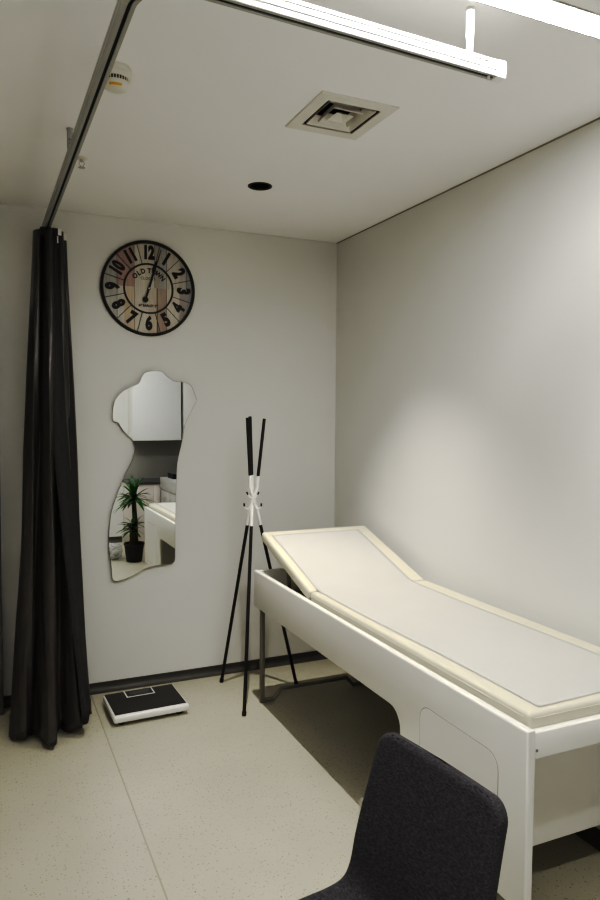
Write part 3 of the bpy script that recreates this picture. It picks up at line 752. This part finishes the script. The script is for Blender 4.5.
# resample the rows finer near the two ends
bm = B(); rows = []
ss = [0.0, 0.003, 0.010, 0.022, 0.038] + [0.06+(Ltot-0.12-0.0)*k/34 for k in range(35)] + [Ltot-x for x in (0.046, 0.034, 0.022, 0.012, 0.005, 0.0015, 0.0)]
def at_s(s):
    for i in range(nP-1):
        if acc[i] <= s <= acc[i+1]+1e-9:
            return pc[i].lerp(pc[i+1], (s-acc[i])/(acc[i+1]-acc[i]))
    return pc[-1]
acc_old = acc
def hw_s(s):
    w0 = 0.222 - 0.016*max(0, (s-0.5)/(Ltot-0.5)); e = Ltot-s
    if s < 0.62: w0 -= 0.0
    R_ = 0.055
    if e < R_: w0 -= R_ - math.sqrt(max(0, R_*R_-(R_-e)**2))
    if s < 0.05: w0 -= 0.05 - math.sqrt(max(0, 0.0025-(0.05-s)**2))
    return w0
ss = [Ltot*(0.5-0.5*math.cos(PI*k/70))*0.55 + Ltot*k/70*0.45 for k in range(71)]
NV = 44; TH = 0.019; RE = 0.020
def sdf(u, y):
    """distance inside the flattened rounded outline"""
    hw = 0.222 - 0.016*max(0, (u-0.5)/(Ltot-0.5)); R_ = 0.050
    qx = abs(y)-(hw-R_); qy = abs(u-Ltot/2)-(Ltot/2-R_)
    return -(math.hypot(max(qx, 0), max(qy, 0)) + min(max(qx, qy), 0) - R_)
def width_at(u):
    lo, hi = 0.0, 0.23
    for _ in range(40):
        m_ = (lo+hi)/2
        if sdf(u, m_) > 0: lo = m_
        else: hi = m_
    return lo
fr, bk = [], []
for u in ss:
    p = at_s(u); q = at_s(min(u+0.004, Ltot)); o2 = at_s(max(u-0.004, 0)); d_ = (q-o2).normalized(); nrm = Vector((-d_.z, 0, d_.x))
    w0 = width_at(u); back = max(0, min(1, (u-0.42)/0.2)); ra, rb = [], []
    for k in range(NV+1):
        g_ = -1+2*k/NV; f = math.sin(PI/2*g_)*0.6+g_*0.4
        y = f*w0; dd = max(0.0, sdf(u, y)); h = TH*math.sqrt(max(0, 1-(1-min(dd/RE, 1))**2))
        base = p + Vector((-0.005*f*f*back, y, 0.010*f*f*(1-back)))
        ra.append(bm.verts.new(base+nrm*h)); rb.append(bm.verts.new(base-nrm*h))
    fr.append(ra); bk.append(rb)
for G in (fr, bk):
    for a, b in zip(G, G[1:]):
        for k in range(NV): bm.faces.new((a[k], a[k+1], b[k+1], b[k]))
bmesh.ops.remove_doubles(bm, verts=bm.verts[:], dist=0.0004)
sh = obj('seat_shell', bm, M['tweed'], t, angle=180, label='one-piece upholstered seat and back')
rt = 0.0095
for sy in (-1, 1):
    bm = B(); tube(bm, [(-0.20, sy*0.205, 0.006), (-0.17, sy*0.195, 0.395)], rt, 12); obj('leg', bm, M['chrome'], t)
    bm = B()
    tube(bm, catmull([(0.255, sy*0.215, 0.006), (0.225, sy*0.222, 0.25), (0.222, sy*0.236, 0.43), (0.230, sy*0.246, 0.54), (0.236, sy*0.246, 0.600)], 5), rt, 12); lg = obj('leg', bm, M['chrome'], t)
    bm = B(); tube(bm, [(0.236, sy*0.246, 0.596), (0.237, sy*0.246, 0.612)], rt*1.15, 12)
    tube(bm, [(0.234, sy*0.246, 0.585), (0.238, sy*0.200, 0.585)], 0.006, 8); obj('back_bracket', bm, M['chrome'], lg)
    bm = B(); tube(bm, [(-0.17, sy*0.195, 0.370), (0.222, sy*0.212, 0.370)], rt, 12); obj('side_rail', bm, M['chrome'], t)
    for xx, yy in ((-0.20, sy*0.205), (0.255, sy*0.215)):
        bm = B(); tube(bm, [(xx, yy, 0.0), (xx, yy, 0.014)], rt*1.4, 12); obj('glide', bm, M['black'], t)
bm = B(); tube(bm, [(-0.10, -0.197, 0.370), (-0.10, 0.197, 0.370)], rt, 12); obj('cross_rail', bm, M['chrome'], t)
bm = B(); tube(bm, [(0.12, -0.21, 0.370), (0.12, 0.21, 0.370)], rt, 12); obj('cross_rail', bm, M['chrome'], t)

# ------------------------------------------------------------------ the rear of the room, seen in the mirror
t = thing('base_cabinet', 'warm white base cabinet seen low in the mirror behind the plant', 'cabinet', (1.9, -0.75, 0))
tl = Vector(t.location)
bx('carcass', Vector((1.55, YR+0.002, 0.0))-tl, Vector((2.93, -0.57, 0.767))-tl, M['cab_pink'], t, 0.002)
for k in range(2):
    a = 1.554+k*0.30
    if a > 1.95: break
    d = bx('door', Vector((a, -0.57, 0.06))-tl, Vector((min(a+0.297, 1.94), -0.552, 0.76))-tl, M['cab_pink'], t, 0.002)
w_ = bx('worktop', (1.535, YR+0.002, 0.768), (2.93, -0.535, 0.801), M['worktop'], None, 0.003)
tag(w_, 'dark grey worktop seen in the mirror behind the plant leaves', 'worktop')
t = thing('drawer_cabinet', 'light grey drawer cabinet seen in the mirror right of the plant', 'drawer cabinet', (2.45, 0.1, 0))
tl = Vector(t.location)
bx('carcass', Vector((1.955, -0.53, 0.0))-tl, Vector((2.93, 0.90, 0.71))-tl, M['grey_laminate'], t, 0.002)
bx('top_board', Vector((1.93, -0.53, 0.71))-tl, Vector((2.93, 0.91, 0.85))-tl, M['grey_laminate'], t, 0.004)
for r in range(3):
    for c in range(3):
        y0_ = -0.51+c*0.47; z0_ = 0.04+r*0.222
        dw = bx('drawer', Vector((1.937, y0_, z0_))-tl, Vector((1.956, y0_+0.455, z0_+0.214))-tl, M['grey_laminate'], t, 0.003)
        bm = B(); tube(bm, [Vector((1.937, y0_+0.17, z0_+0.13))-tl, Vector((1.917, y0_+0.175, z0_+0.13))-tl, Vector((1.917, y0_+0.28, z0_+0.13))-tl, Vector((1.937, y0_+0.285, z0_+0.13))-tl], 0.005, 8)
        obj('handle', bm, M['alu'], dw)
t = thing('wall_cabinet', 'large pale wall cupboard seen at the top of the mirror', 'cabinet', (1.98, YR+0.001, 1.30))
tl = Vector(t.location)
bx('carcass', Vector((1.620, YR+0.001, 1.300))-tl, Vector((2.225, -0.632, 2.25))-tl, M['white_laminate'], t, 0.002)
bx('door', Vector((1.622, -0.632, 1.303))-tl, Vector((2.222, -0.612, 2.248))-tl, mat('pale_grey_door', (0.74, 0.75, 0.735), 0.4, var=0.01), t, 0.002)
t = thing('wall_cabinet', 'second pale wall cupboard at the right lobe of the mirror', 'cabinet', (2.6, YR+0.001, 1.30))
tl = Vector(t.location)
bx('carcass', Vector((2.255, YR+0.001, 1.300))-tl, Vector((2.93, -0.632, 2.25))-tl, M['white_laminate'], t, 0.002)
bx('door', Vector((2.257, -0.632, 1.303))-tl, Vector((2.928, -0.612, 2.248))-tl, M['white_laminate'], t, 0.002)
bm = B(); box(bm, (1.56, YR, 0.801), (2.94, YR+0.008, 1.30)); struct('trim_3', bm, M['backsplash'])
t = thing('card_box', 'small blue carton on the drawer cabinet, at the mirror edge', 'box', (2.10, 0.02, 0.85))
bx('carton', (-0.05, -0.06, 0), (0.05, 0.06, 0.11), M['blue'], t, 0.002); bx('lid', (-0.052, -0.062, 0.098), (0.052, 0.062, 0.118), M['blue'], t, 0.002)
t = thing('letter_tray', 'black tray on the drawer cabinet seen in the mirror', 'tray', (2.10, -0.27, 0.85))
bm = B(); box(bm, (-0.10, -0.14, 0), (0.10, 0.14, 0.006)); box(bm, (-0.10, -0.14, 0.006), (-0.094, 0.14, 0.06)); box(bm, (0.094, -0.14, 0.006), (0.10, 0.14, 0.06)); box(bm, (-0.094, 0.134, 0.006), (0.094, 0.14, 0.06)); obj('tray', bm, M['black'], t)
bm = B(); box(bm, (-0.085, -0.12, 0.0065), (0.085, 0.12, 0.022)); obj('paper_pad', bm, M['paper'], t)

# potted yucca
t = thing('potted_plant', 'potted green yucca with two canes seen in the mirror', 'plant', (1.445, 0.36, 0))
bm = B(); lathe(bm, [(0.080, 0), (0.085, 0.01), (0.105, 0.18), (0.112, 0.185), (0.113, 0.205), (0.105, 0.205), (0.100, 0.17)], n=36); obj('pot', bm, M['pot'], t)
bm = B(); lathe(bm, [(0.098, 0.160), (0.098, 0.172), (0.04, 0.182), (0.002, 0.184)], n=24); obj('soil', bm, M['soil'], t)
def leaves(bm, c, n, L0, L1, spread):
    c = Vector(c)
    for k in range(n):
        az = k*2.399 + random.uniform(-.25, .25); el = math.radians(random.uniform(*spread)); L_ = random.uniform(L0, L1); wd = random.uniform(0.013, 0.020)
        h = Vector((math.cos(az), math.sin(az), 0)); sd = Vector((-math.sin(az), math.cos(az), 0)); prev = None
        base = c + Vector((0, 0, random.uniform(-0.05, 0.05)))
        for j in range(8):
            f = j/7; e = el - f*f*0.7
            p = base + h*(L_*f*math.cos(el)) + Vector((0, 0, L_*(f*math.sin(el) - 0.30*f*f*math.cos(el))))
            wj = wd*(0.55+1.6*f)*(1-f**2.2)+0.0006
            cur = [bm.verts.new(p-sd*wj+Vector((0, 0, wj*0.35))), bm.verts.new(p), bm.verts.new(p+sd*wj+Vector((0, 0, wj*0.35)))]
            if prev:
                bm.faces.new((prev[0], prev[1], cur[1], cur[0])); bm.faces.new((prev[1], prev[2], cur[2], cur[1]))
            prev = cur
for (bx_, by_), (tx, ty), zt, args in (((0.02, -0.01), (0.0, -0.01), 0.70, (52, 0.17, 0.28, (-20, 80))), ((-0.035, 0.03), (-0.02, 0.05), 0.38, (36, 0.12, 0.21, (-20, 75)))):
    bm = B(); tube(bm, [(bx_, by_, 0.16), ((bx_+tx)/2+0.004, (by_+ty)/2, (0.16+zt)/2), (tx, ty, zt)], 0.030, 14, r_end=0.024); cn = obj('cane', bm, M['bark'], t)
    bm = B(); leaves(bm, (tx, ty, zt), *args); obj('foliage', bm, M['leaf'], cn, angle=180)

# crumpled clear bag on the floor beside the plant
bm = B()
bmesh.ops.create_icosphere(bm, subdivisions=5, radius=1.0)
for v in bm.verts:
    d = v.co.normalized()
    r = 1 + 0.30*mnoise.noise(d*2.1+Vector((3, 1, 2))) + 0.30*abs(mnoise.noise(d*5.3)) + 0.14*abs(mnoise.noise(d*12))
    v.co = Vector((d.x*0.125*r, d.y*0.11*r, max(0.001, 0.085+d.z*0.085*r)))
o = obj('plastic_bag', bm, M['pplastic'], None, angle=25)
o.location = (1.215, 0.14, 0.0)
tag(o, 'crumpled clear plastic bag on the floor seen in the mirror', 'bag')

# ------------------------------------------------------------------ lights
def spot(loc, power, name, size, aim):
    l = bpy.data.lights.new(name, 'SPOT'); l.energy = power; l.color = (1.0, 0.955, 0.88)
    l.spot_size = math.radians(size); l.spot_blend = 1.0; l.shadow_soft_size = 0.012
    o = bpy.data.objects.new(name, l); COL.objects.link(o); o.location = loc
    o.rotation_euler = Vector((aim[0], aim[1], -1)).to_track_quat('-Z', 'Y').to_euler()
    return o
spot((DL[0][0], DL[0][1], H+0.028), 185, 'downlight_lamp', 74, (0.09, -0.16))
spot((DL[1][0], DL[1][1], H+0.028), 45, 'downlight_lamp', 62, (0, 0))
wd = bpy.data.worlds.new('world'); sc.world = wd; wd.use_nodes = True
wd.node_tree.nodes['Background'].inputs[0].default_value = (0.02, 0.02, 0.02, 1)
wd.node_tree.nodes['Background'].inputs[1].default_value = 0.3

# ------------------------------------------------------------------ camera
cam = bpy.data.cameras.new('camera'); co = bpy.data.objects.new('camera', cam); COL.objects.link(co)
f = 701.17
cam.sensor_fit = 'VERTICAL'; cam.sensor_height = 36; cam.lens = f/900*36; cam.clip_start = 0.02
fw = Vector((0.409043, 0.911007, -0.052439)).normalized()
right = Vector((0.912389, -0.409266, 0.006909)); right = (right - fw*right.dot(fw)).normalized()
up = right.cross(fw)
mw = Matrix((right, up, -fw)).transposed().to_4x4(); mw.translation = (0, 0, 1.6048)
co.matrix_world = mw
sc.camera = co
sc.view_settings.view_transform = 'Standard'
sc.view_settings.look = 'None'
sc.view_settings.exposure = -0.02
sc.view_settings.use_curve_mapping = True
cv = sc.view_settings.curve_mapping.curves[3]
for px_, py_ in ((.05, .019), (.09, .050), (.15, .132), (.20, .212), (.27, .300), (.36, .385), (.80, .755)):
    cv.points.new(px_, py_)
sc.view_settings.curve_mapping.update()
sc.cycles.use_denoising = True
